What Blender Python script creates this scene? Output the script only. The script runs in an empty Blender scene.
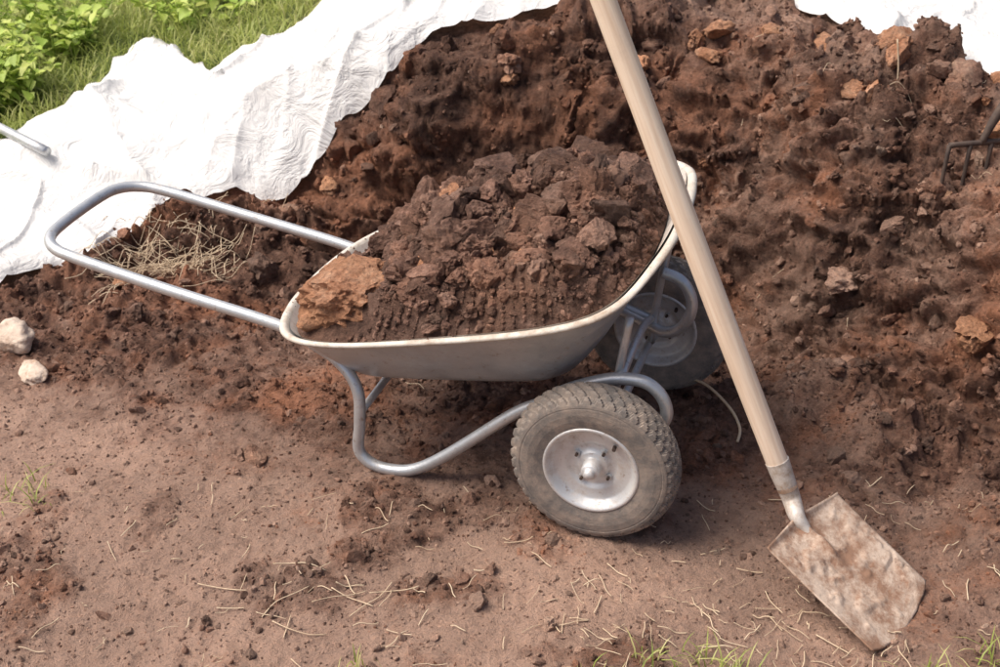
import bpy, bmesh, math, numpy as np
from mathutils import Vector, Matrix
scene=bpy.context.scene
# ------------------------------------------------------------ noise
M32=0xffffffff
def _h(ix,iy,iz,seed):
    n=(ix*374761393+iy*668265263+iz*1440670441+seed*1013904223)&M32
    n=((n^(n>>13))*1274126177)&M32
    n=((n^(n>>15))*2246822519)&M32
    n=n^(n>>16)
    return n/4294967296.0
def _q(t): return t*t*t*(t*(t*6-15)+10)
def vn2(x,y,seed=0):
    ix=np.floor(x).astype(np.int64); iy=np.floor(y).astype(np.int64)
    u=_q(x-ix); v=_q(y-iy)
    a=_h(ix,iy,0,seed);b=_h(ix+1,iy,0,seed);c=_h(ix,iy+1,0,seed);d=_h(ix+1,iy+1,0,seed)
    return (a*(1-u)+b*u)*(1-v)+(c*(1-u)+d*u)*v
def fbm2(x,y,o=4,seed=0):
    s=0;a=1;t=0
    for i in range(o):
        s=s+a*vn2(x*2**i+i*17.3,y*2**i-i*9.1,seed+i); t+=a; a*=.5
    return s/t
def vn3(x,y,z,seed=0):
    ix=np.floor(x).astype(np.int64); iy=np.floor(y).astype(np.int64); iz=np.floor(z).astype(np.int64)
    u=_q(x-ix); v=_q(y-iy); w=_q(z-iz)
    r=0
    for dz in (0,1):
        a=_h(ix,iy,iz+dz,seed);b=_h(ix+1,iy,iz+dz,seed);c=_h(ix,iy+1,iz+dz,seed);d=_h(ix+1,iy+1,iz+dz,seed)
        p=(a*(1-u)+b*u)*(1-v)+(c*(1-u)+d*u)*v
        r=r+p*(w if dz else 1-w)
    return r
def fbm3(p,f,o=4,seed=0):
    s=0;a=1;t=0
    for i in range(o):
        s=s+a*vn3(p[:,0]*f*2**i+i*7.7,p[:,1]*f*2**i+i*3.1,p[:,2]*f*2**i-i*5.3,seed+i); t+=a; a*=.5
    return s/t
def worley2(x,y,seed=0):
    ix=np.floor(x).astype(np.int64); iy=np.floor(y).astype(np.int64)
    best=np.full(x.shape,9.0)
    for dx in (-1,0,1):
        for dy in (-1,0,1):
            cx=ix+dx; cy=iy+dy
            px=cx+_h(cx,cy,1,seed); py=cy+_h(cx,cy,2,seed)
            rr=.55+.6*_h(cx,cy,3,seed)
            best=np.minimum(best,((x-px)**2+(y-py)**2)/rr**2)
    return np.clip(1-best,0,1)
def ss(a,b,x):
    t=np.clip((x-a)/(b-a),0,1); return t*t*(3-2*t)
# ------------------------------------------------------------ mesh helpers
def arr_mesh(name,V,F,mats,attrs=None,smooth=True,midx=None,parent=None):
    V=np.asarray(V,dtype=np.float32); F=np.asarray(F,dtype=np.int32)
    k=F.shape[1]
    me=bpy.data.meshes.new(name)
    me.vertices.add(len(V)); me.vertices.foreach_set('co',V.ravel())
    me.loops.add(F.size); me.loops.foreach_set('vertex_index',F.ravel())
    me.polygons.add(len(F)); me.polygons.foreach_set('loop_start',np.arange(0,F.size,k,dtype=np.int32))
    if midx is not None: me.polygons.foreach_set('material_index',np.asarray(midx,dtype=np.int32))
    me.polygons.foreach_set('use_smooth',np.full(len(F),smooth))
    me.update(calc_edges=True)
    for m in (mats if isinstance(mats,list) else [mats]): me.materials.append(m)
    if attrs:
        for an,av in attrs.items():
            at=me.attributes.new(an,'FLOAT','POINT'); at.data.foreach_set('value',np.asarray(av,dtype=np.float32))
    ob=bpy.data.objects.new(name,me); scene.collection.objects.link(ob)
    if parent: ob.parent=parent
    return ob
def grid_faces(nu,nv,closed_u=False):
    i=np.arange(nu if closed_u else nu-1); j=np.arange(nv-1)
    I,J=np.meshgrid(i,j,indexing='ij'); I2=(I+1)%nu
    return np.stack([I*nv+J,I2*nv+J,I2*nv+J+1,I*nv+J+1],-1).reshape(-1,4)
def catmull(P,n,closed=False):
    P=np.asarray(P,float); m=len(P)
    out=[]
    segs=m if closed else m-1
    for s in range(segs):
        if closed: p0,p1,p2,p3=P[(s-1)%m],P[s],P[(s+1)%m],P[(s+2)%m]
        else: p0,p1,p2,p3=P[max(s-1,0)],P[s],P[s+1],P[min(s+2,m-1)]
        for k in range(n):
            t=k/n
            out.append(.5*((2*p1)+(-p0+p2)*t+(2*p0-5*p1+4*p2-p3)*t*t+(-p0+3*p1-3*p2+p3)*t**3))
    if not closed: out.append(P[-1])
    return np.array(out)
def sweep(P,r,seg=12,closed=False,flat=None):
    P=np.asarray(P,float); n=len(P)
    if np.isscalar(r): r=np.full(n,r)
    if closed: T=np.roll(P,-1,0)-np.roll(P,1,0)
    else: T=np.gradient(P,axis=0)
    T/=np.linalg.norm(T,axis=1)[:,None]+1e-12
    up=np.array([0,0,1.0]) if abs(T[0][2])<.9 else np.array([1.0,0,0])
    N=up-T[0]*up.dot(T[0]); N/=np.linalg.norm(N)
    V=[]
    for i in range(n):
        N=N-T[i]*N.dot(T[i]); N/=np.linalg.norm(N); B=np.cross(T[i],N)
        for k in range(seg):
            a=2*math.pi*k/seg
            V.append(P[i]+r[i]*(math.cos(a)*N+math.sin(a)*B))
    V=np.array(V); F=[]
    for i in range(n if closed else n-1):
        for k in range(seg):
            k2=(k+1)%seg; i2=(i+1)%n
            F.append((i*seg+k,i*seg+k2,i2*seg+k2,i2*seg+k))
    if not closed:
        base=len(V); V=np.vstack([V,P[0],P[-1]])
        for k in range(seg):
            k2=(k+1)%seg
            F.append((base,k2,k,k)); F.append((base+1,(n-1)*seg+k,(n-1)*seg+k2,(n-1)*seg+k2))
    return V,F
def py_mesh(name,V,F,mats,smooth=True,parent=None,midx=None):
    me=bpy.data.meshes.new(name)
    me.from_pydata([tuple(v) for v in V],[],[tuple(dict.fromkeys(f)) for f in F])
    me.polygons.foreach_set('use_smooth',[smooth]*len(me.polygons))
    if midx is not None: me.polygons.foreach_set('material_index',midx)
    for m in (mats if isinstance(mats,list) else [mats]): me.materials.append(m)
    me.update()
    ob=bpy.data.objects.new(name,me); scene.collection.objects.link(ob)
    if parent: ob.parent=parent
    return ob
def tube(name,P,r,mat,parent=None,n=8,seg=14,closed=False):
    V,F=sweep(catmull(P,n,closed),r,seg,closed)
    return py_mesh(name,V,F,mat,True,parent)
def joined(name,parts,mats,parent=None,smooth=True):
    V=[];F=[];mi=[];o=0
    for v,f,m in parts:
        V.append(np.asarray(v)); F+= [tuple(i+o for i in q) for q in f]; mi+=[m]*len(f); o+=len(v)
    return py_mesh(name,np.vstack(V),F,mats,smooth,parent,mi)
def empty(name,loc=(0,0,0),rz=0):
    e=bpy.data.objects.new(name,None); e.location=loc; e.rotation_euler=(0,0,rz)
    e.empty_display_size=.1; scene.collection.objects.link(e); return e
# ------------------------------------------------------------ materials
def newmat(name):
    m=bpy.data.materials.new(name); m.use_nodes=True; nt=m.node_tree; nt.nodes.clear()
    o=nt.nodes.new('ShaderNodeOutputMaterial'); b=nt.nodes.new('ShaderNodeBsdfPrincipled')
    nt.links.new(b.outputs[0],o.inputs[0]); return m,nt,b,o
def noise(nt,scale,detail=6,rough=.6,coord='Object',dist=0):
    tc=nt.nodes.new('ShaderNodeTexCoord'); n=nt.nodes.new('ShaderNodeTexNoise')
    n.inputs['Scale'].default_value=scale; n.inputs['Detail'].default_value=detail; n.inputs['Roughness'].default_value=rough
    n.inputs['Distortion'].default_value=dist
    nt.links.new(tc.outputs[coord],n.inputs['Vector']); return n.outputs['Fac']
def ramp(nt,fac,stops):
    r=nt.nodes.new('ShaderNodeValToRGB'); e=r.color_ramp.elements
    while len(e)<len(stops): e.new(.5)
    for i,(p,c) in enumerate(stops):
        e[i].position=p; e[i].color=(c[0],c[1],c[2],1) if not np.isscalar(c) else (c,c,c,1)
    nt.links.new(fac,r.inputs[0]); return r.outputs[0]
def mix(nt,f,a,b,mode='MIX'):
    m=nt.nodes.new('ShaderNodeMix'); m.data_type='RGBA'; m.blend_type=mode
    for s,v in ((m.inputs[0],f),(m.inputs[6],a),(m.inputs[7],b)):
        if isinstance(v,bpy.types.NodeSocket): nt.links.new(v,s)
        elif np.isscalar(v): s.default_value=v
        else: s.default_value=(*v,1)
    return m.outputs[2]
def math_(nt,op,a,b):
    m=nt.nodes.new('ShaderNodeMath'); m.operation=op; m.use_clamp=False
    for s,v in zip(m.inputs,(a,b)):
        if isinstance(v,bpy.types.NodeSocket): nt.links.new(v,s)
        else: s.default_value=v
    return m.outputs[0]
def bump(nt,b,h,dist,strength=1,prev=None):
    n=nt.nodes.new('ShaderNodeBump'); n.inputs['Distance'].default_value=dist; n.inputs['Strength'].default_value=strength
    nt.links.new(h,n.inputs['Height'])
    if prev: nt.links.new(prev,n.inputs['Normal'])
    nt.links.new(n.outputs[0],b.inputs['Normal']); return n.outputs[0]
def attr(nt,name):
    a=nt.nodes.new('ShaderNodeAttribute'); a.attribute_name=name; return a.outputs['Fac']

def soil_mat(name,dark,mid,light,red,dust):
    m,nt,b,o=newmat(name)
    n2=noise(nt,20,5,.75); n1=noise(nt,3.4,3,.65); n4=noise(nt,85,5,.8)
    c=ramp(nt,n2,[(.34,dark),(.52,mid),(.70,light)])
    c=mix(nt,ramp(nt,n1,[(.48,0),(.64,.8)]),c,red)
    d=attr(nt,'dust')
    dn=math_(nt,'ADD',d,math_(nt,'MULTIPLY',math_(nt,'SUBTRACT',noise(nt,9,5,.78),.5),1.7))
    dn=ramp(nt,dn,[(.15,0),(.85,1)])
    dustc=mix(nt,ramp(nt,n4,[(.35,0),(.68,1)]),dust,(dust[0]*.64,dust[1]*.60,dust[2]*.56))
    c=mix(nt,dn,c,dustc)
    sp=ramp(nt,n4,[(.30,.38),(.46,.88),(.60,1.12),(.72,1.9)])
    c=mix(nt,1.0,c,sp,'MULTIPLY')
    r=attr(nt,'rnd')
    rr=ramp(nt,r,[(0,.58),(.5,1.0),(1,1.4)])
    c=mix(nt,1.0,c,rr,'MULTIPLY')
    c=mix(nt,attr(nt,'green'),c,(.12,.16,.035))
    nt.links.new(c,b.inputs['Base Color'])
    b.inputs['Roughness'].default_value=.88; b.inputs['Specular IOR Level'].default_value=.35
    bump(nt,b,n4,.018,1)
    return m
M_SOIL=soil_mat('soil',(.092,.043,.029),(.205,.104,.069),(.35,.205,.145),(.38,.165,.090),(.57,.375,.285))
M_HEAP=soil_mat('heap_soil',(.098,.050,.036),(.225,.122,.086),(.39,.235,.175),(.32,.165,.105),(.48,.31,.235))
M_CLAY=soil_mat('clay_clod',(.36,.155,.078),(.56,.28,.16),(.66,.41,.27),(.58,.29,.155),(.62,.41,.28))
M_LUMP=soil_mat('dry_lump',(.19,.095,.062),(.35,.195,.135),(.48,.31,.22),(.52,.265,.16),(.60,.42,.32))

def simple(name,c1,c2,scale,rough=.7,metal=0,bd=0,bs=60,spec=.5,dirt=None,dthr=(.5,.7),dscale=8,spots=None):
    m,nt,b,o=newmat(name)
    c=mix(nt,ramp(nt,noise(nt,scale,5,.65),[(.3,0),(.7,1)]),c1,c2)
    b.inputs['Metallic'].default_value=metal; b.inputs['Roughness'].default_value=rough
    if dirt is not None:
        f=ramp(nt,noise(nt,dscale,6,.75),[(dthr[0],0),(dthr[1],1)])
        c=mix(nt,f,c,dirt)
        nt.links.new(ramp(nt,f,[(0,rough),(1,.95)]),b.inputs['Roughness'])
        nt.links.new(ramp(nt,f,[(0,metal),(1,0)]),b.inputs['Metallic'])
    if spots is not None:
        c=mix(nt,ramp(nt,noise(nt,spots[1],4,.7),[(.60,0),(.72,.75)]),c,spots[0])
    nt.links.new(c,b.inputs['Base Color']); b.inputs['Specular IOR Level'].default_value=spec
    if bd: bump(nt,b,noise(nt,bs,4,.7),bd,1)
    return m
M_GALV=simple('galvanised_tube',(.52,.54,.55),(.66,.67,.67),30,.38,.6,.0006,120,dirt=(.40,.32,.26),dthr=(.54,.76),dscale=14,spots=((.33,.25,.19),70))
M_TRAY=simple('galvanised_tray',(.44,.46,.48),(.60,.62,.63),7,.36,.6,.0012,25,dirt=(.44,.39,.35),dthr=(.50,.85),dscale=5,spots=((.32,.25,.20),45))
M_TRAYIN=simple('tray_inside',(.64,.60,.55),(.52,.45,.39),10,.75,.1,.001,80,dirt=(.32,.21,.15),dthr=(.5,.72),dscale=12)
M_LIP=simple('tray_lip',(.64,.61,.55),(.52,.46,.39),18,.7,.1,.001,90,dirt=(.34,.25,.18),dthr=(.48,.72),dscale=16,spots=((.36,.26,.19),50))
M_TYRE=simple('tyre_rubber',(.14,.125,.113),(.21,.185,.165),12,.9,0,.0012,180,dirt=(.38,.30,.24),dthr=(.40,.72),dscale=26)
M_RIM=simple('wheel_rim_metal',(.60,.60,.60),(.72,.72,.71),14,.45,.45,.0005,120,dirt=(.48,.40,.33),dthr=(.48,.72),dscale=22,spots=((.34,.25,.19),70))
m,nt,b,o=newmat('handle_wood')
tc=nt.nodes.new('ShaderNodeTexCoord'); mp=nt.nodes.new('ShaderNodeMapping'); mp.inputs['Scale'].default_value=(1,1,.04)
nt.links.new(tc.outputs['Object'],mp.inputs[0]); nn=nt.nodes.new('ShaderNodeTexNoise'); nn.inputs['Scale'].default_value=110; nn.inputs['Detail'].default_value=5
nt.links.new(mp.outputs[0],nn.inputs['Vector'])
c=ramp(nt,nn.outputs['Fac'],[(.3,(.68,.50,.36)),(.55,(.82,.66,.51)),(.8,(.86,.73,.60))])
c=mix(nt,ramp(nt,noise(nt,9,6,.75),[(.55,0),(.8,.45)]),c,(.52,.39,.30))
nt.links.new(c,b.inputs['Base Color']); b.inputs['Roughness'].default_value=.6
bump(nt,b,nn.outputs['Fac'],.0012,1); M_WOOD=m
M_BLADE=simple('muddy_blade',(.62,.50,.40),(.46,.34,.26),9,.75,.0,.002,90,dirt=(.27,.155,.10),dthr=(.42,.58),dscale=11,spots=((.13,.07,.047),30))
M_SOCKET=simple('socket_steel',(.56,.51,.45),(.66,.61,.56),20,.6,.2,.001,90,dirt=(.36,.27,.20),dthr=(.45,.65),dscale=25)
M_STONE=simple('pale_stone',(.52,.40,.31),(.64,.54,.45),12,.9,0,.008,30,dirt=(.34,.22,.15),dthr=(.46,.66),dscale=16)
M_FORK=simple('rusty_steel',(.06,.045,.04),(.13,.09,.07),40,.75,.4,.001,100)
M_STRAW=simple('straw',(.70,.57,.40),(.45,.32,.21),4,.8)
# fabric
m,nt,b,o=newmat('white_fabric')
c=mix(nt,ramp(nt,noise(nt,5,6,.7),[(.50,0),(.82,.6)]),(.79,.785,.77),(.66,.62,.57))
nt.links.new(c,b.inputs['Base Color']); b.inputs['Roughness'].default_value=.85
p=bump(nt,b,noise(nt,9,5,.65,dist=1.5),.03,.7); bump(nt,b,noise(nt,300,2,.5),.001,.6,p)
tr=nt.nodes.new('ShaderNodeBsdfTranslucent'); tr.inputs[0].default_value=(.8,.78,.72,1)
ms=nt.nodes.new('ShaderNodeMixShader'); ms.inputs[0].default_value=.15
nt.links.new(b.outputs[0],ms.inputs[1]); nt.links.new(tr.outputs[0],ms.inputs[2]); nt.links.new(ms.outputs[0],o.inputs[0])
M_FAB=m
def leafmat(name,c1,c2,c3):
    m,nt,b,o=newmat(name)
    c=ramp(nt,attr(nt,'rnd'),[(0,c1),(.5,c2),(1,c3)])
    nt.links.new(c,b.inputs['Base Color']); b.inputs['Roughness'].default_value=.55
    tr=nt.nodes.new('ShaderNodeBsdfTranslucent'); nt.links.new(c,tr.inputs[0])
    ms=nt.nodes.new('ShaderNodeMixShader'); ms.inputs[0].default_value=.35
    nt.links.new(b.outputs[0],ms.inputs[1]); nt.links.new(tr.outputs[0],ms.inputs[2]); nt.links.new(ms.outputs[0],o.inputs[0])
    return m
M_GRASS=leafmat('grass_blades',(.22,.28,.05),(.40,.45,.11),(.64,.58,.28))
M_LEAF=leafmat('leaves',(.28,.40,.06),(.46,.58,.11),(.62,.66,.20))
# ------------------------------------------------------------ terrain
YBX=[-6,-2.2,-1.6,-1.1,-.6,-.2,.1,.5,.9,1.15,1.4,2.0,6]
YBY=[3.4,3.4,3.45,3.5,3.52,3.52,3.48,3.26,2.87,2.48,2.15,1.85,1.7]
HX=[-6,-2.4,-1.8,-1.2,-.6,-.2,.4,1.0,1.5,3,6]
HZ=[0,0,.08,.18,.40,.56,.62,.62,.60,.55,.4]
WX=[-6,-1,-.4,0,.6,1.1,6]
WZ=[.85,.76,.50,.48,.72,.95,.95]
def sm(xs,ys,x):
    return (np.interp(x-.12,xs,ys)+np.interp(x,xs,ys)+np.interp(x+.12,xs,ys))/3
def dist_base(x,y):
    return y-sm(YBX,YBY,x)+.26*(fbm2(x*2.1+4,y*2.1,3,11)-.5)
def base(x,y):
    d=dist_base(x,y)
    s=np.clip(d/sm(WX,WZ,x),0,1)
    prof=.40*ss(0,.65,s)+.60*ss(.30,.95,s+.28*(fbm2(x*4.5,y*4.5,3,31)-.5)*np.minimum(1,s*4)*(1-ss(.85,1,s)))
    far=1-ss(5.4,7.2,y)
    far=far*(1-ss(2.6,4.5,x))
    dip=-.08*np.exp(-(((x-.1)/.60)**2+((y-3.32)/.28)**2))
    return prof*sm(HX,HZ,x)*far+dip
def inpoly(x,y,poly):
    c=np.zeros(x.shape,bool); n=len(poly)
    for i in range(n):
        x1,y1=poly[i]; x2,y2=poly[(i+1)%n]
        if y1==y2: continue
        c^=((y1>y)!=(y2>y))&(x<(x2-x1)*(y-y1)/(y2-y1)+x1)
    return c
FF=[(-2.5,3.1),(-1.41,3.40),(-1.15,3.58),(-1.0,3.76),(-.64,3.78),(-.24,3.92),(.1,3.96),(.42,4.0),(.66,4.10),(.82,4.6)]
FB=[(-2.4,3.66),(-1.60,4.02),(-1.46,4.38),(-1.32,5.15),(-.98,4.40),(-.74,4.42),(-.4,5.3),(-.0,5.8),(.3,6.0),(.6,6.1)]
GF=[(.68,4.4),(.84,3.98),(1.04,3.70),(1.28,3.38),(1.9,3.0)]
GB=[(1.0,5.5),(1.4,5.3),(1.8,5.0),(2.2,4.6),(2.7,4.2)]
POLYF=FF+FB[::-1]; POLYG=GF+GB[::-1]
def rough(x,y):
    return ss(-.9,.15,dist_base(x,y))
def greenmask(x,y):
    m=ss(.0,.35,(y-3.85)+.55*(-x-1.3)+.3*(fbm2(x*3,y*3,3,5)-.5))*ss(.3,.8,-x)*ss(3.7,4.0,y)
    m=np.maximum(m,ss(5.2,6.2,y+.5*(fbm2(x,y,3,6)-.5)))
    m=np.maximum(m,ss(3.6,4.6,np.abs(x)))
    m=np.maximum(m,ss(-1.2,-2.2,y))
    return m
def patchf(x,y): return ss(.32,.58,fbm2(x*3.1,y*3.1,3,44))
def loosef(x,y): return ss(.53,.68,fbm2(x*4.2+2,y*4.2,4,46))
def disp(x,y,h0):
    X=x+.5*h0; Y=y+1.0*h0
    r=rough(x,y)
    fab=(inpoly(x,y,POLYF)|inpoly(x,y,POLYG)).astype(float)
    rf=r*(1-.75*fab)*(1-greenmask(x,y)*.7)
    h=.09*(fbm2(X*2.6,Y*2.6,3,3)-.5)*rf+.018*(fbm2(x*1.7,y*1.7,3,8)-.5)
    wx=X+.12*(fbm2(X*8,Y*8,3,90)-.5); wy=Y+.12*(fbm2(X*8+5,Y*8,3,91)-.5)
    patch=patchf(x,y); rp=rf*(.30+.70*patch); lo=loosef(x,y)
    h=h+.11*(fbm2(wx*6,wy*6,5,21)-.5)*rf
    rid=1-np.abs(fbm2(wx*11,wy*11,4,23)-.5)*2
    h=h+.040*(rid**3-.6)*rp
    h=h+.050*worley2(wx*8,wy*8,51)*rp*ss(.4,.6,fbm2(X*5,Y*5,2,45))
    h=h+.026*worley2(wx*19,wy*19,52)*(rp+.06+.35*lo)
    h=h+.013*worley2(wx*44,wy*44,53)*(rf*.8+.35+.5*lo)
    h=h+.018*(fbm2(X*34,Y*34,4,54)-.5)*(.75+rf)
    return h
def height(x,y,fine=True):
    h0=base(x,y)
    return h0+disp(x,y,h0) if fine else h0
def surf(x,y):
    h0=base(x,y); e=.03
    gx=(base(x+e,y)-base(x-e,y))/(2*e); gy=(base(x,y+e)-base(x,y-e))/(2*e)
    n=np.stack([-gx,-gy,np.ones_like(gx)],-1); n/=np.linalg.norm(n,axis=-1)[...,None]
    return np.stack([x,y,h0],-1)+n*disp(x,y,h0)[...,None]
def axis(lo,hi,step,far_lo,far_hi):
    c=list(np.arange(lo,hi,step)); s=step; a=hi
    out=[]
    while a<far_hi: out.append(a); s*=1.22; a+=s
    out.append(far_hi); s=step; a=lo-step; pre=[]
    while a>far_lo: pre.append(a); s*=1.22; a-=s
    pre.append(far_lo)
    return np.array(pre[::-1]+c+out)
ax=axis(-2.0,2.0,.0062,-90,90); ay=axis(1.6,4.6,.0062,-90,120)
X,Y=np.meshgrid(ax,ay,indexing='ij'); x=X.ravel(); y=Y.ravel()
def dustmask(x,y):
    d=dist_base(x,y)
    v=1-ss(-1.0,.0,d)
    v*=1-.50*ss(.35,1.1,x)*ss(.8,1.6,y)
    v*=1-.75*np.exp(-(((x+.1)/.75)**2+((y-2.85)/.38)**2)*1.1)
    v=v*.95
    v=np.maximum(v,.5*ss(.45,.62,fbm2(x*1.8+9,y*1.8,3,77)))
    top=ss(.45,.80,d)*.55
    return np.clip(np.maximum(v,top)*(1-.6*loosef(x,y)),0,1)
def painted_shade(x,y):  # shade painted into the soil tone: pit hollow, slope foot, under the barrow
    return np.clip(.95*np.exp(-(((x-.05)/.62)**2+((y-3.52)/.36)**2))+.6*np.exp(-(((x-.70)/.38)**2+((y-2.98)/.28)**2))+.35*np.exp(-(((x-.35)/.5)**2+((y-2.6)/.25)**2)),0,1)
V=surf(x,y)
arr_mesh('ground',V,grid_faces(len(ax),len(ay)),M_SOIL,{'dust':dustmask(x,y)*(1-.6*painted_shade(x,y)),'rnd':.5+.7*(fbm2(x*6,y*6,3,61)-.5)-.45*painted_shade(x,y),'green':greenmask(x,y)})
# ------------------------------------------------------------ clods
def clod_proto(sub,seed,amp=.5,crumb=1.0):
    bm=bmesh.new(); bmesh.ops.create_icosphere(bm,subdivisions=sub,radius=1)
    V=np.array([v.co[:] for v in bm.verts]); F=np.array([[v.index for v in f.verts] for f in bm.faces]); bm.free()
    o=V+seed*13.7
    r=1+amp*2.4*(fbm3(o,1.2,3,seed)-.5)
    if sub>=3:
        rd=np.abs(fbm3(o,2.2,4,seed+50)-.5)*2
        r=r-amp*.8*rd*crumb+.34*crumb*(fbm3(o,5.0,4,seed+90)-.5)
    V=V*r[:,None]*np.array([1,.85,.7])
    rg=np.random.default_rng(seed)
    for k in range(5):
        nrm=rg.normal(size=3); nrm/=np.linalg.norm(nrm); dd=V@nrm; c=.50
        V=V-np.clip(dd-c,0,None)[:,None]*nrm*.88
    if sub>=3: V=V*(1+.16*crumb*(fbm3(o,9.0,2,seed+190)-.5))[:,None]
    return V,F
def rotmats(n,rg,flat=False):
    q=rg.normal(size=(n,4)); q/=np.linalg.norm(q,axis=1)[:,None]
    w,a,b,c=q.T
    return np.stack([np.stack([1-2*(b*b+c*c),2*(a*b-c*w),2*(a*c+b*w)],-1),np.stack([2*(a*b+c*w),1-2*(a*a+c*c),2*(b*c-a*w)],-1),np.stack([2*(a*c-b*w),2*(b*c+a*w),1-2*(a*a+b*b)],-1)],1)
PR={s:[clod_proto(s,10*s+k,.5) for k in range(n)] for s,n in ((1,6),(2,8),(3,8),(4,12))}
def scatter(name,sets,mat,rg,parent=None,smooth=False,dark=None):
    VV=[];FF_=[];D=[];R=[];off=0
    for sub,pos,scale,dust in sets:
        n=len(pos); pi=rg.integers(0,len(PR[sub]),n); rm=rotmats(n,rg)
        sc=scale[:,None]*rg.uniform(.7,1.3,(n,3)); rnd=rg.uniform(0,1,n)
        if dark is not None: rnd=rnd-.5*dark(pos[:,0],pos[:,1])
        for k,(V,F) in enumerate(PR[sub]):
            ix=np.where(pi==k)[0]
            if len(ix)==0: continue
            W=np.einsum('nij,nvj->nvi',rm[ix],V[None]*sc[ix][:,None,:])+pos[ix][:,None,:]
            nv=len(V)
            FF_.append((F[None]+(np.arange(len(ix))*nv)[:,None,None]+off).reshape(-1,3))
            VV.append(W.reshape(-1,3)); D.append(np.repeat(dust[ix],nv)); R.append(np.repeat(rnd[ix],nv)); off+=nv*len(ix)
    VV=np.vstack(VV); FF_=np.vstack(FF_)
    return arr_mesh(name,VV,FF_,mat,{'dust':np.concatenate(D),'rnd':np.concatenate(R),'green':np.zeros(len(VV))},smooth,parent=parent)
def ground_pts(n,rg,dens,box=(-1.9,1.9,1.6,4.6)):
    x=rg.uniform(box[0],box[1],n); y=rg.uniform(box[2],box[3],n)
    keep=(rg.uniform(0,1,n)<dens(x,y))&~inpoly(x,y,POLYF)&~inpoly(x,y,POLYG)&(greenmask(x,y)<.4)
    x=x[keep];y=y[keep]
    return surf(x,y)
def dclump(x,y):
    r=rough(x,y); return np.clip((.05+.95*r)*patchf(x,y)*.9+.25*r+.04+.6*loosef(x,y)*(1-r),0,1)
def dbig(x,y):
    d=dist_base(x,y); return np.clip(ss(-.35,.4,d)*ss(.36,.56,fbm2(x*2.1,y*2.1,3,144))*(.4+.6*ss(.3,1.2,x)),0,1)
rg=np.random.default_rng(3)
sets=[]
p=ground_pts(800,rg,dbig); p[:,2]-=.006; sets.append((4,p,rg.lognormal(math.log(.028),.42,len(p)),dustmask(p[:,0],p[:,1])*.7+rg.uniform(-.2,.5,len(p))))
p=ground_pts(7000,rg,dclump); p[:,2]-=.002; sets.append((3,p,rg.lognormal(math.log(.0115),.40,len(p)),dustmask(p[:,0],p[:,1])*.7+rg.uniform(-.2,.45,len(p))))
p=ground_pts(28000,rg,dclump); sets.append((2,p,rg.lognormal(math.log(.0056),.4,len(p)),dustmask(p[:,0],p[:,1])*.8+rg.uniform(-.3,.3,len(p))))
p=ground_pts(60000,rg,lambda x,y:.45+.5*fbm2(x*4,y*4,3,9)); sets.append((1,p,rg.lognormal(math.log(.0029),.40,len(p)),dustmask(p[:,0],p[:,1])+rg.uniform(-.6,.3,len(p))))
scatter('soil_clods',sets,M_SOIL,rg,dark=painted_shade)
p=ground_pts(150,rg,lambda x,y:ss(-.2,.5,dist_base(x,y))*(.4+.5*ss(0,1,x))+.14*(y<2.8)); sets=[(4,p,rg.lognormal(math.log(.019),.5,len(p)),rg.uniform(0,.9,len(p)))]
p=ground_pts(520,rg,lambda x,y:.35+.3*ss(.5,.6,fbm2(x*5,y*5,2,19))); sets.append((2,p,rg.lognormal(math.log(.0062),.4,len(p)),rg.uniform(.4,1.0,len(p))))
scatter('dry_lumps',sets,M_LUMP,rg)
p=ground_pts(360,rg,lambda x,y:ss(.05,.6,dist_base(x,y))*ss(-.2,1.,x)*.9); sets=[(4,p,rg.lognormal(math.log(.022),.48,len(p)),rg.uniform(-.2,.3,len(p)))]
scatter('clay_lumps',sets,M_CLAY,rg)
# ------------------------------------------------------------ wheelbarrow
WB=empty('wheelbarrow',(.292,2.655,0),-math.atan2(.31,.95))
Rm=np.array([(-.745,-.14,.335),(-.70,-.265,.338),(-.58,-.315,.36),(-.35,-.33,.42),(-.10,-.33,.492),(.02,-.305,.55),(.085,-.22,.625),(.10,-.09,.652),(.085,.08,.648),(.05,.21,.63),(-.03,.285,.60),(-.2,.32,.50),(-.42,.32,.42),(-.60,.30,.37),(-.70,.22,.345),(-.745,.06,.335)])
fl=[(-.60,-.10),(-.585,-.165),(-.53,-.20),(-.36,-.205),(-.2,-.20),(-.14,-.185),(-.105,-.14),(-.095,-.06),(-.095,.06),(-.105,.14),(-.14,.185),(-.2,.2),(-.38,.205),(-.53,.2),(-.585,.165),(-.60,.06)]
Fl=np.array([(a,b_,.21+(a+.6)*.15) for a,b_ in fl])
rimC=catmull(Rm,10,True); floC=catmull(Fl,10,True); N=len(rimC)
def ringat(t):
    th=t**.80; r_=floC*(1-th)+rimC*th; r_[:,2]=floC[:,2]*(1-t)+rimC[:,2]*t; return r_
def traysurf(inset,rev):
    rings=[]
    cen=np.array([-.35,0,0.245])
    for sc in (.02,.5,.9): rings.append(cen+(floC-cen)*sc)
    for t in [0.06,.14,.3,.5,.7,.88,1.0]: rings.append(ringat(t))
    V=np.array(rings)
    if inset:
        ctr=np.array([-.32,0,0]); dv=V-ctr; dv[...,2]=0; dv/=np.linalg.norm(dv,axis=2)[...,None]
        V=V-dv*.004; V[...,2]+=.004
    V=V.transpose(1,0,2).reshape(-1,3)
    F=grid_faces(N,len(rings),True)
    if rev: F=F[:,::-1]
    return V,F
V,F=traysurf(False,True); arr_mesh('tray_outside',V,F,M_TRAY,parent=WB)
V,F=traysurf(True,False); arr_mesh('tray_inside',V,F,M_TRAYIN,parent=WB)
out=rimC-rimC.mean(0); out[:,2]=0; out/=np.linalg.norm(out,axis=1)[:,None]
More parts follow.
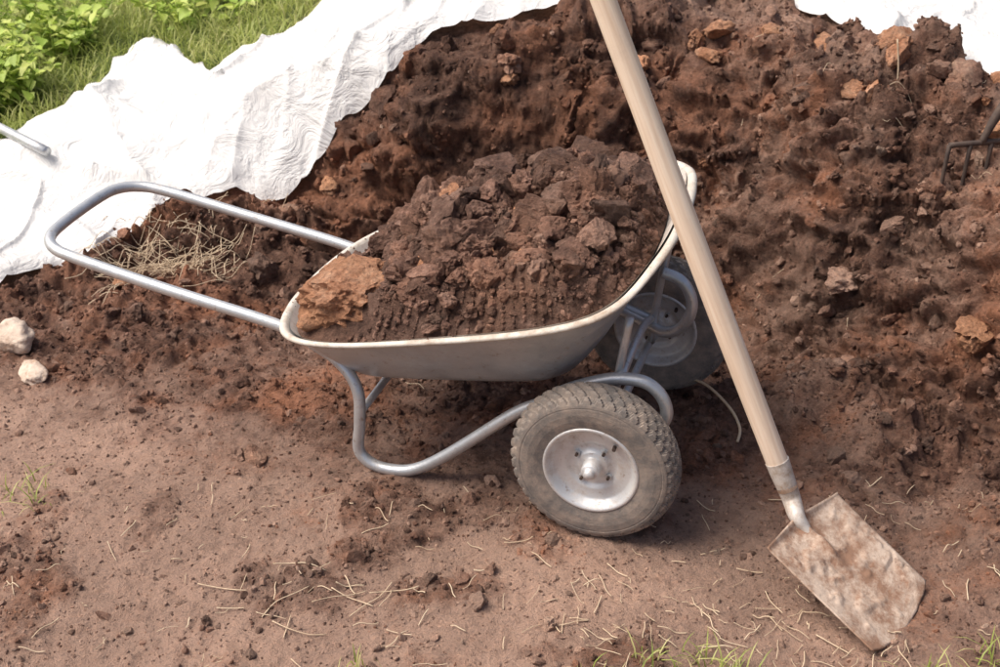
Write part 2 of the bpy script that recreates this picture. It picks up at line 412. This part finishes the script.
prof=[(-.002,-.002),(.004,.005),(.011,.007),(.018,.004),(.020,-.001),(.016,-.005),(.010,-.002),(0,-.006)]
LV=np.array([[rimC[i]+out[i]*p[0]+np.array([0,0,p[1]]) for p in prof+[prof[0]]] for i in range(N)]).reshape(-1,3)
arr_mesh('tray_lip',LV,grid_faces(N,len(prof)+1,True),M_LIP,parent=WB)
r=.0135
hand=[(-.60,-.20,.235),(-.66,-.205,.272),(-.72,-.205,.302),(-.80,-.205,.322),(-1.05,-.205,.362),(-1.26,-.20,.398),(-1.335,-.185,.408),(-1.375,-.14,.413),(-1.385,-.06,.415),(-1.385,.06,.415),(-1.375,.14,.413),(-1.335,.185,.408),(-1.26,.20,.398),(-1.05,.205,.362),(-.80,.205,.322),(-.72,.205,.302),(-.66,.205,.272),(-.60,.20,.235)]
tube('handle_bar',hand,r,M_GALV,WB)
for nm,s in (('leg_frame_near',-1),('leg_frame_far',1)):
    pts=[(-.68,s*.205,.29),(-.60,s*.220,.245),(-.562,s*.235,.195),(-.558,s*.245,.12),(-.562,s*.248,.05),(-.53,s*.25,.018),(-.475,s*.25,.013),(-.42,s*.25,.03),(-.34,s*.25,.09),(-.20,s*.245,.215),(-.14,s*.242,.255)]
    if s<0: pts+=[(-.08,-.24,.30),(0,-.238,.338),(.05,-.236,.348),(.09,-.236,.343),(.12,-.236,.315),(.13,-.236,.275),(.11,-.236,.235),(.06,-.236,.20),(0,-.236,.182)]
    else: pts+=[(-.08,.22,.245),(0,.19,.235),(.04,.17,.235),(.075,.16,.255),(.10,.15,.30),(.10,.15,.345),(.075,.15,.385),(.03,.15,.40)]
    tube(nm,pts,r,M_GALV,WB,n=7)
tube('far_axle_bracket',[(-.08,.235,.25),(0,.236,.22),(.0,.236,.18)],.012,M_GALV,WB,n=4)
tube('axle',[(0,-.36,.18),(0,0,.18),(0,.36,.18)],.0095,M_GALV,WB,n=2)
tube('brace_near',[(.035,-.2,.47),(.02,-.21,.34),(.005,-.215,.185)],.009,M_GALV,WB,n=4)
tube('brace_far',[(.04,.16,.47),(.02,.18,.34),(.005,.2,.185)],.009,M_GALV,WB,n=4)
tube('cross_brace',[(.03,-.236,.345),(.02,0,.33),(.0,.22,.24)],.009,M_GALV,WB,n=4)
tube('leg_crossbar',[(-.56,-.245,.14),(-.56,0,.14),(-.56,.245,.14)],.009,M_GALV,WB,n=2)
def revolve(prof,seg,cy,func=None):
    P=np.array(prof); V=[]
    for i in range(seg):
        a=2*math.pi*i/seg
        for j,(rr,yy) in enumerate(P):
            if func: rr=func(i,j,rr)
            V.append((rr*math.cos(a),cy+yy,rr*math.sin(a)))
    F=grid_faces(seg,len(P),True)
    return np.array(V),F
def wheel(nm,b0):
    e=empty(nm,(0,b0,.18)); e.parent=WB
    side=[(.094,.034),(.100,.038),(.108,.040),(.120,.0425),(.135,.0435),(.148,.0425),(.1515,.0415),(.1525,.0422),(.158,.0410),(.1605,.0400)]
    tr=[]
    K=24
    for k in range(K):
        yy=.040*(1-2*k/(K-1)); tr.append((.1795-.017*(abs(yy)/.040)**2.4,yy))
    prof=[(r_,y_) for r_,y_ in side]+tr+[(r_,-y_) for r_,y_ in side[::-1]]
    ns=len(side)
    def f(i,j,rr):
        k=j-ns
        if 0<=k<K:
            row=k//4; c=k%4; s=(i+(4 if row%2 else 0)+c)%8
            return rr+(.0015 if s<5 and c!=3 else -.0048)
        return rr
    V,F=revolve(prof,320,0,f)
    arr_mesh('tyre',V,F,M_TYRE,parent=e,smooth=False)
    half=[(.101,-.034),(.103,-.038),(.100,-.041),(.095,-.040),(.090,-.031),(.084,-.022),(.080,-.0195),(.062,-.0185),(.056,-.0175),(.052,-.013),(.046,-.0115),(.036,-.0125),(.032,-.018),(.029,-.0195),(.021,-.0195),(.0195,-.022),(.0185,-.045),(.016,-.048),(.011,-.048),(.0105,-.056),(.0085,-.059),(0.0004,-.060)]
    V1,F1=revolve(half,72,0); V2=V1*np.array([1,-1,1]); F2=F1[:,::-1]
    V=np.vstack([V1,V2]); F=np.vstack([F1,F2+len(V1)])
    arr_mesh('rim_disc',V,F,M_RIM,parent=e)
    parts=[]
    for s in (-1,1):
        for q in range(4):
            a=math.pi/4+q*math.pi/2+.2
            c=np.array([.041*math.cos(a),0,.041*math.sin(a)])
            P=np.array([c+np.array([0,s*.010,0]),c+np.array([0,s*.019,0])])
            v,f_=sweep(P,.0068,6); parts.append((v,f_,0))
            v,f_=sweep(np.array([c+np.array([0,s*.018,0]),c+np.array([0,s*.026,0])]),.0035,8); parts.append((v,f_,1))
        v,f_=sweep(np.array([[.071*math.cos(.9),s*.016,.071*math.sin(.9)],[.074*math.cos(.9),s*.034,.074*math.sin(.9)]]),.0042,8); parts.append((v,f_,1))
    joined('bolts',parts,[M_GALV,M_FORK],e,False)
wheel('wheel_near',-.305); wheel('wheel_far',.305)
# soil heap in the tray
nr=150
tt=np.linspace(0,1,nr)
lv=.95-.13*ss(-.15,.04,rimC[:,0])
R_=np.array([ringat(t) for t in np.linspace(.5,1,51)])
ii=np.clip(((lv-.5)*100).astype(int),0,50); edge=R_[ii,np.arange(N)]
cx0=-.30
edge[:,0]=cx0+(edge[:,0]-cx0)*.975; edge[:,1]*=.975
A=cx0+(edge[:,0]-cx0)[:,None]*tt[None]; B=(edge[:,1])[:,None]*tt[None]
EZ=np.repeat(edge[:,2:3],nr,1); T=np.repeat(tt[None],len(edge),0)
top=np.interp(A,[-.75,-.6,-.5,-.3,-.1,.0,.08],[.37,.44,.515,.572,.632,.615,.55])
side=1-.16*np.clip(-B/.33,0,1)**2
HZm=EZ+(top-EZ)*(1-T**1.8)*side
a_=A.ravel(); b_=B.ravel(); z_=HZm.ravel(); tf=T.ravel(); w=np.clip((1-tf)*8,.0,1)
sg=np.where(b_<0,1,-1)*np.clip(np.abs(b_)/.1,0,1)
ub=b_+.6*z_*sg; ua=a_
wa=ua+.06*(fbm2(ua*14,ub*14,3,171)-.5); wb=ub+.06*(fbm2(ua*14+3,ub*14,3,172)-.5)
z_=z_+w*(.095*(fbm2(wa*8,wb*8,5,71)-.5)+.050*worley2(wa*9,wb*9,72)+.022*worley2(wa*24,wb*24,73)+.014*(fbm2(ua*50,ub*50,3,74)-.5)-.015)
heap=empty('soil_heap',WB.location,WB.rotation_euler[2])
arr_mesh('heap_body',np.stack([a_,b_,z_],-1),grid_faces(len(edge),nr,True),M_HEAP,{'dust':.0+.3*(fbm2(a_*5,b_*5,3,75)),'rnd':np.full(len(a_),.15),'green':np.zeros(len(a_))},parent=heap)  # low tone value paints the shaded crevices between clods into the colour
G3=np.stack([a_,b_,z_],-1).reshape(len(edge),nr,3)
seglen=np.linalg.norm(np.roll(edge,-1,0)-edge,axis=1); seglen/=seglen.sum()
def heap_pts(n,tmax,tmin=0):
    i=rg.choice(len(edge),n,p=seglen); t=np.sqrt(rg.uniform(tmin**2,tmax**2,n)); j=np.clip((t*(nr-1)).astype(int),0,nr-1)
    q=G3[i,j].copy()
    return q[~((np.abs(q[:,0]+.60)<.11)&(np.abs(q[:,1]+.19)<.10))]
sets=[]
p=heap_pts(70,.78); p[:,2]+=.008; sets.append((4,p,rg.lognormal(math.log(.046),.20,len(p)),rg.uniform(-.3,.45,len(p))))
p=heap_pts(170,.88); p[:,2]+=.004; sets.append((4,p,rg.lognormal(math.log(.030),.22,len(p)),rg.uniform(-.3,.45,len(p))))
p=heap_pts(360,.94,.3); sets.append((4,p,rg.lognormal(math.log(.018),.28,len(p)),rg.uniform(-.3,.55,len(p))))
p=heap_pts(1000,.975,.3); p[:,2]+=.002; sets.append((3,p,rg.lognormal(math.log(.0095),.32,len(p)),rg.uniform(-.3,.45,len(p))))
p=heap_pts(4600,.985); p[:,2]+=.002; sets.append((2,p,rg.lognormal(math.log(.005),.35,len(p)),rg.uniform(-.3,.4,len(p))))
p=heap_pts(8000,.99); p[:,2]+=.002; sets.append((1,p,rg.lognormal(math.log(.0026),.35,len(p)),rg.uniform(-.3,.5,len(p))))
i=rg.integers(0,N,260); p=rimC[i]+out[i]*rg.uniform(-.004,.014,260)[:,None]+np.array([0,0,.006]); p+=rg.normal(size=p.shape)*.0015
k=(fbm2(p[:,0]*7,p[:,1]*7,2,88)>.49)&(p[:,0]<-.02); p=p[k]
sets.append((1,p,rg.lognormal(math.log(.0022),.4,len(p)),rg.uniform(-.3,.4,len(p))))
scatter('heap_clods',sets,M_HEAP,rg,heap)
p=heap_pts(16,.8); p[:,2]+=.010
scatter('heap_clay_bits',[(4,p,rg.lognormal(math.log(.022),.35,len(p)),rg.uniform(-.3,.2,len(p)))],M_CLAY,rg,heap)
V,F=clod_proto(5,77,.34,1.0)
V=V*np.array([.130,.120,.118])+np.array([-.595,-.190,.415])
arr_mesh('clay_lump',V,F,M_CLAY,{'dust':np.full(len(V),.1),'rnd':np.full(len(V),.45),'green':np.zeros(len(V))},smooth=False,parent=heap)
# ------------------------------------------------------------ spade
SP=empty('spade',(0,0,0))
S=np.array([.585,2.262,.167]); dirH=np.array([-.225,.145,.532]); dirH/=np.linalg.norm(dirH)
tt=np.linspace(0,1,40)
hl=np.stack([.003*np.sin(tt*5),0*tt,tt*1.27],-1)
rr=np.interp(tt,[0,.05,.3,.95,.985,1],[.0205,.0225,.0240,.0235,.021,.010])
V,F=sweep(hl,rr,24)
ho=py_mesh('handle',V,F,M_WOOD,True,SP)
ho.location=Vector(S+dirH*.015); ho.rotation_euler=Vector(dirH).to_track_quat('Z','Y').to_euler()
B1=np.array([.714,1.955,.004]);B2=np.array([.868,2.155,.004]);T1=np.array([.508,2.148,.128]);T2=np.array([.678,2.312,.138])
nu,nv=61,61
nrm=np.cross(B2-B1,T1-B1); nrm/=np.linalg.norm(nrm)
if nrm[2]<0: nrm=-nrm
U_,V_=np.meshgrid(np.linspace(0,1,nu),np.linspace(0,1,nv),indexing='ij')
c=(U_-.5)*2
lowcut=.085*np.abs(c)**2.6+.014*(fbm2(c*9,c*0,2,9)-.5)
topcut=.05*np.clip(np.abs(c)-.15,0,1)
v2=lowcut+(1-lowcut-topcut)*V_
P=(B1[None,None]*(1-U_)[...,None]+B2[None,None]*U_[...,None])*(1-v2)[...,None]+(T1[None,None]*(1-U_)[...,None]+T2[None,None]*U_[...,None])*v2[...,None]
dish=.016*np.abs(c)**2.2-.004+.014*np.exp(-(c/.08)**2)*ss(.40,.8,v2)+.012*ss(.93,1,v2)*(np.abs(c)>.1)
edm=np.clip(np.minimum(1-np.abs(c),np.minimum(V_,1-V_))*8,0,1)
mud=(.005*ss(.5,.65,fbm2(U_*6+3,V_*7,4,500))+.002*(fbm2(U_*20,V_*22,3,501)))*edm
top=(P+nrm*(dish+mud)[...,None]).reshape(-1,3); bot=(P+nrm*(dish-.003)[...,None]).reshape(-1,3)
F1=grid_faces(nu,nv)
Vb=np.vstack([top,bot]); F=list(map(tuple,F1))+[tuple(i+len(top) for i in f[::-1]) for f in F1]
def idx(i,j): return i*nv+j
bd=[idx(i,0) for i in range(nu)]+[idx(nu-1,j) for j in range(1,nv)]+[idx(i,nv-1) for i in range(nu-2,-1,-1)]+[idx(0,j) for j in range(nv-2,0,-1)]
for k in range(len(bd)):
    a0,b0=bd[k],bd[(k+1)%len(bd)]; F.append((a0,a0+len(top),b0+len(top),b0))
py_mesh('blade',Vb,F,M_BLADE,True,SP)
Tm=(T1+T2)/2; dl=(B1+B2)/2-Tm
sp=np.array([Tm+dl*.20-nrm*.004,Tm+dl*.08+nrm*.002,Tm+nrm*.008,S-dirH*.008,S+dirH*.03,S+dirH*.065,S+dirH*.08])
spc=catmull(sp,8); rr=np.interp(np.linspace(0,1,len(spc)),[0,.2,.4,.6,.8,1],[.004,.013,.018,.0205,.0235,.0245])
V,F=sweep(spc,rr,20); py_mesh('socket',V,F,M_SOCKET,True,SP)
# ------------------------------------------------------------ fabric
def fabric(name,Fp,Bp,nu,nv,seed,lift=.05):
    Fp=np.array(Fp,float);Bp=np.array(Bp,float)
    s=np.linspace(0,len(Fp)-1,nu); k=np.arange(len(Fp))
    fx=np.stack([np.interp(s,k,Fp[:,i]) for i in (0,1)],-1); bx=np.stack([np.interp(s,k,Bp[:,i]) for i in (0,1)],-1)
    t=np.linspace(0,1,nv)
    P=fx[:,None]*(1-t)[None,:,None]+bx[:,None]*t[None,:,None]
    x=P[...,0].ravel(); y=P[...,1].ravel(); T=np.tile(t,nu)
    e=np.exp(-T/.06)+np.exp(-(1-T)/.06)
    x=x+.04*(vn2(x*5,y*5,seed)-.5)*e; y=y+.10*(fbm2(x*6+3,y*6,3,seed+1)-.5)*e
    z=base(x,y)+.05*(vn2(x*2.6,y*2.6,3)-.5)
    wx=x+.10*fbm2(x*3,y*3,2,seed+2)
    def crease(ang,f,sd,pw):
        u=wx*math.cos(ang)+y*math.sin(ang); v=-wx*math.sin(ang)+y*math.cos(ang)
        n=np.abs(vn2(u*f,v*f*.45,sd)-.5)*2
        return (1-n)**pw
    msk=ss(.35,.65,fbm2(x*2,y*2,2,seed+9))
    z=z+lift*(1-.6*e)+.040*crease(.5,1.6,seed+3,3)+.034*crease(1.2,3.6,seed+4,9)+.026*crease(2.4,4.2,seed+5,9)+.016*msk*crease(-.2,9,seed+6,8)+.014*(1-msk)*crease(1.8,8,seed+7,7)
    V=np.stack([x,y,z],-1)
    return arr_mesh(name,V,grid_faces(nu,nv),M_FAB)
fabric('cover_sheet',FF,FB,460,160,200)
fabric('cover_sheet.001',GF,GB,220,120,300)
# ------------------------------------------------------------ vegetation
def blades(name,pts,hgt,wid,bend,mat,rg,rnd=None):
    n=len(pts); a=rg.uniform(0,2*math.pi,n); d=np.stack([np.cos(a),np.sin(a),0*a],-1); s=np.stack([-np.sin(a),np.cos(a),0*a],-1)
    h=hgt*rg.uniform(.5,1.3,n); bd=bend*rg.uniform(.2,1.4,n)
    V=np.zeros((n,7,3)); up=np.array([0,0,1.0])
    for k,(t,w) in enumerate(((0,1),(.4,.85),(.75,.55))):
        c=pts+up*(h*(t-.25*t*t*bd))[:,None]+d*(h*bd*t*t)[:,None]
        V[:,2*k]=c-s*wid*w; V[:,2*k+1]=c+s*wid*w
    V[:,6]=pts+up*(h*(1-.35*bd))[:,None]+d*(h*bd)[:,None]
    F=[]
    base_=np.arange(n)*7
    for q in ((0,1,3),(0,3,2),(2,3,5),(2,5,4),(4,5,6)): F.append(base_[:,None]+np.array(q)[None])
    r_=rg.uniform(0,1,n) if rnd is None else rnd
    return arr_mesh(name,V.reshape(-1,3),np.vstack(F),mat,{'rnd':np.repeat(r_,7)})
rg=np.random.default_rng(12)
n=60000; x=rg.uniform(-4.2,.6,n); y=rg.uniform(3.7,7.6,n)
k=(greenmask(x,y)>rg.uniform(.2,.9,n))&~inpoly(x,y,POLYF); x=x[k];y=y[k]
pts=np.stack([x,y,height(x,y,False)-.01],-1)
blades('grass',pts,.10,.0026,.9,M_GRASS,rg,np.clip(rg.uniform(0,1,len(x))*.6+.5*fbm2(x*2,y*2,3,400)-.05,0,1))
def leafbush(name,cx,cy,rad,hh,nst,nl,ls,rg):
    VV=[];FFs=[];R=[];o=0; stems=[]
    for s in range(nst):
        a=rg.uniform(0,6.28); q=rad*math.sqrt(rg.uniform(0,1)); bx,by=cx+q*.6*math.cos(a),cy+q*.6*math.sin(a)
        bz=float(height(np.array([bx]),np.array([by]),False)[0]); H=hh*rg.uniform(.5,1.1)
        tip=np.array([bx+rg.normal()*rad*.4,by+rg.normal()*rad*.4,bz+H]); b0=np.array([bx,by,bz-.02])
        mid=(b0+tip)/2+np.array([rg.normal()*.02,rg.normal()*.02,.03]); c=catmull([b0,mid,tip],4)
        stems.append((*sweep(c,np.linspace(.003,.001,len(c)),5),0))
        for l in range(nl):
            t=rg.uniform(.2,1); p=c[min(int(t*(len(c)-1)),len(c)-1)]
            yaw=rg.uniform(0,6.28); pit=rg.uniform(-.5,.6); L=ls*rg.uniform(.5,1.3); Wd=L*.36
            d=np.array([math.cos(yaw)*math.cos(pit),math.sin(yaw)*math.cos(pit),math.sin(pit)]); sd=np.array([-math.sin(yaw),math.cos(yaw),rg.normal()*.3])
            p=p+d*.012
            vs=[p,p+d*L*.3+sd*Wd+[0,0,.004],p+d*L*.7+sd*Wd*.7,p+d*L-np.array([0,0,L*.2]),p+d*L*.7-sd*Wd*.7,p+d*L*.3-sd*Wd+[0,0,.004],p+d*L*.45-np.array([0,0,L*.08])]
            VV+=vs
            for q2 in ((0,1,6),(1,2,6),(2,3,6),(3,4,6),(4,5,6),(5,0,6)): FFs.append(tuple(i+o for i in q2))
            R+=[rg.uniform(0,1)]*7; o+=7
    e=empty(name)
    arr_mesh('leaves',VV,FFs,M_LEAF,{'rnd':R},parent=e)
    joined('stems',stems,[M_LEAF],e)
leafbush('leafy_weed',-1.78,4.62,.22,.26,70,14,.042,rg)
leafbush('leafy_weed',-2.15,5.0,.4,.38,70,14,.05,rg)
leafbush('leafy_weed',-1.72,5.25,.3,.25,50,12,.045,rg)
leafbush('leafy_weed',-1.1,5.3,.35,.22,40,12,.045,rg)
leafbush('leafy_weed',-1.95,4.35,.16,.14,24,12,.035,rg)
def gz(x,y): return float(height(np.array([x]),np.array([y]))[0])
tufts=[(-.27,1.93,12),(.18,1.85,40),(.34,1.86,46),(.44,1.90,36),(.27,1.95,16),(.66,1.86,22),(.80,1.90,30),(.86,1.84,26),(-1.06,2.50,14),(-1.04,2.43,12),(.52,1.83,30),(-.9,1.83,14),(.05,1.82,16),(.92,1.95,16),(.36,1.95,14),(-.78,1.88,8),(.40,1.96,10)]
pts=[]
for tx,ty,nn_ in tufts:
    for q in range(nn_):
        a_x=tx+rg.normal()*.028; a_y=ty+rg.normal()*.022; pts.append((a_x,a_y,gz(a_x,a_y)-.003))
blades('grass_tuft',np.array(pts),.055,.0018,1.0,M_GRASS,rg)
parts=[]
def strawbit(x,y,L,a,rad=.0011,lift=.004):
    P=[]
    for t in (-.5,-.15,.2,.5):
        px_=x+math.cos(a)*L*t+rg.normal()*L*.03; py_=y+math.sin(a)*L*t+rg.normal()*L*.03
        P.append((px_,py_,gz(px_,py_)+lift+abs(rg.normal())*.003))
    v,f=sweep(catmull(P,3),rad,5); parts.append((v,f,0))
for q in range(330):
    x=rg.uniform(-1.1,1.1) if q%3 else rg.uniform(.1,.8); y=rg.uniform(1.75,2.5) if q%3 else rg.uniform(1.8,2.2)
    strawbit(x,y,rg.uniform(.010,.07),rg.uniform(0,3.14),rg.uniform(.0005,.0013))
for q in range(30):
    x=rg.uniform(-.5,1.3); y=rg.uniform(2.9,3.8); strawbit(x,y,rg.uniform(.02,.07),rg.uniform(0,3.14),.0008)
for q in range(190):
    x=-.95+rg.normal()*.10; y=3.56+rg.normal()*.08; strawbit(x,y,rg.uniform(.04,.14),rg.normal()*.7+.6,.0011,.008+rg.uniform(0,.025))
for q in range(8): strawbit(-.33+rg.normal()*.10,2.16+rg.normal()*.05,rg.uniform(.06,.14),rg.normal()*.6,.0012)
joined('straw',parts,[M_STRAW])
def Z0(x,y,l=.01): return (x,y,gz(x,y)+l)
tube('twig',[Z0(.42,2.93,.03),Z0(.49,2.86,.05),Z0(.54,2.76,.03),Z0(.56,2.70,.015),Z0(.55,2.66,.01)],.0035,M_STRAW,n=6,seg=7)
z0=gz(1.02,3.42); tube('dry_stalk',[(1.025,3.42,z0-.01),(1.02,3.42,z0+.06),(1.01,3.43,z0+.13)],.0022,M_STRAW,n=4,seg=6)
def stone(nm,x,y,sc,seed,mat=M_STONE,dz=.3,amp=.35,cr=.5):
    V,F=clod_proto(4,seed,amp,cr); V=V*np.array(sc)
    ang=seed*1.3; c,s=math.cos(ang),math.sin(ang); V=V@np.array([[c,s,0],[-s,c,0],[0,0,1]])
    V=V+np.array([x,y,gz(x,y)+sc[2]*dz]); return arr_mesh(nm,V,F,mat,{'dust':np.full(len(V),.2),'rnd':np.full(len(V),.5),'green':np.zeros(len(V))})
stone('stone',-1.25,3.10,(.062,.075,.06),5,dz=.5)
stone('stone',-1.17,2.98,(.066,.048,.038),9)
stone('stone',-1.05,3.42,(.035,.03,.03),14,M_CLAY)
lum=[(.62,3.82,.06,1),(.90,3.70,.09,1),(1.05,3.55,.07,1),(1.18,3.38,.08,0),(1.25,3.2,.07,1),(.93,3.45,.06,1),(.75,3.75,.05,1),(1.0,3.62,.07,0),(.02,3.80,.05,1),(-.3,3.76,.05,1),(1.3,3.4,.08,1),(.45,3.85,.06,0),(1.12,3.4,.05,0),(.58,3.74,.045,1),(-.62,3.68,.05,0),(-.5,3.74,.045,1)]
for i,(sx,sy,sr,mt) in enumerate(lum):
    stone('soil_lump',sx,sy,(sr,sr*.8,sr*.75),20+i,M_CLAY if mt else M_LUMP,dz=.25,amp=.5,cr=1.0)
tube('metal_pipe',[(-2.05,4.55,.235),(-1.70,4.23,.225),(-1.38,3.94,.215)],.0155,M_GALV,None,n=3)
# garden fork
fx,fy=1.085,3.13
gzs=[gz(fx+i*.055,fy+i*.012) for i in range(4)]
fz=sum(gzs)/4+.085
parts=[]
cb=[(fx+i*.055,fy+i*.012,fz) for i in range(4)]
for p_ in cb:
    v,f=sweep(catmull([p_,(p_[0]-.005,p_[1]-.010,p_[2]-.03),(p_[0]-.010,p_[1]-.015,p_[2]-.135)],5),np.linspace(.0065,.0045,11),8); parts.append((v,f,0))
v,f=sweep(catmull(cb,3),.0075,8); parts.append((v,f,0))
mid=np.array([fx+.083,fy+.018,fz])
v,f=sweep(catmull([mid,mid+[.03,.01,.07],mid+[.09,.03,.16]],5),np.linspace(.008,.016,11),10); parts.append((v,f,0))
v,f=sweep(catmull([mid+[.08,.027,.145],mid+[.35,.1,.55],mid+[.68,.2,1.05]],5),.0175,14); parts.append((v,f,1))
FK=joined('garden_fork',parts,[M_FORK,M_WOOD])
# ------------------------------------------------------------ light
w=bpy.data.worlds.new('World'); scene.world=w; w.use_nodes=True; nt=w.node_tree
bg=nt.nodes['Background']; sky=nt.nodes.new('ShaderNodeTexSky'); sky.sky_type='NISHITA'; sky.sun_disc=False
el=math.radians(57); az=math.radians(-92)
sky.sun_elevation=el; sky.sun_rotation=az; sky.dust_density=5; sky.air_density=.7; sky.ozone_density=.4
nt.links.new(sky.outputs[0],bg.inputs[0]); bg.inputs[1].default_value=.15
sun=bpy.data.lights.new('sun','SUN'); sun.energy=4.2; sun.angle=math.radians(42); sun.color=(1,.935,.855)
so=bpy.data.objects.new('sun',sun); scene.collection.objects.link(so)
d=Vector((math.sin(az)*math.cos(el),math.cos(az)*math.cos(el),math.sin(el)))
so.rotation_euler=d.to_track_quat('Z','Y').to_euler(); so.location=d*20
cam=bpy.data.cameras.new('camera'); co=bpy.data.objects.new('camera',cam); scene.collection.objects.link(co)
co.location=(0,0,1.85); co.rotation_euler=(math.radians(60),0,0); cam.lens=50; cam.sensor_width=36; cam.clip_end=300
cam.dof.use_dof=True; cam.dof.focus_distance=2.85; cam.dof.aperture_fstop=8
scene.camera=co
scene.view_settings.view_transform='Standard'; scene.view_settings.look='None'; scene.view_settings.exposure=0
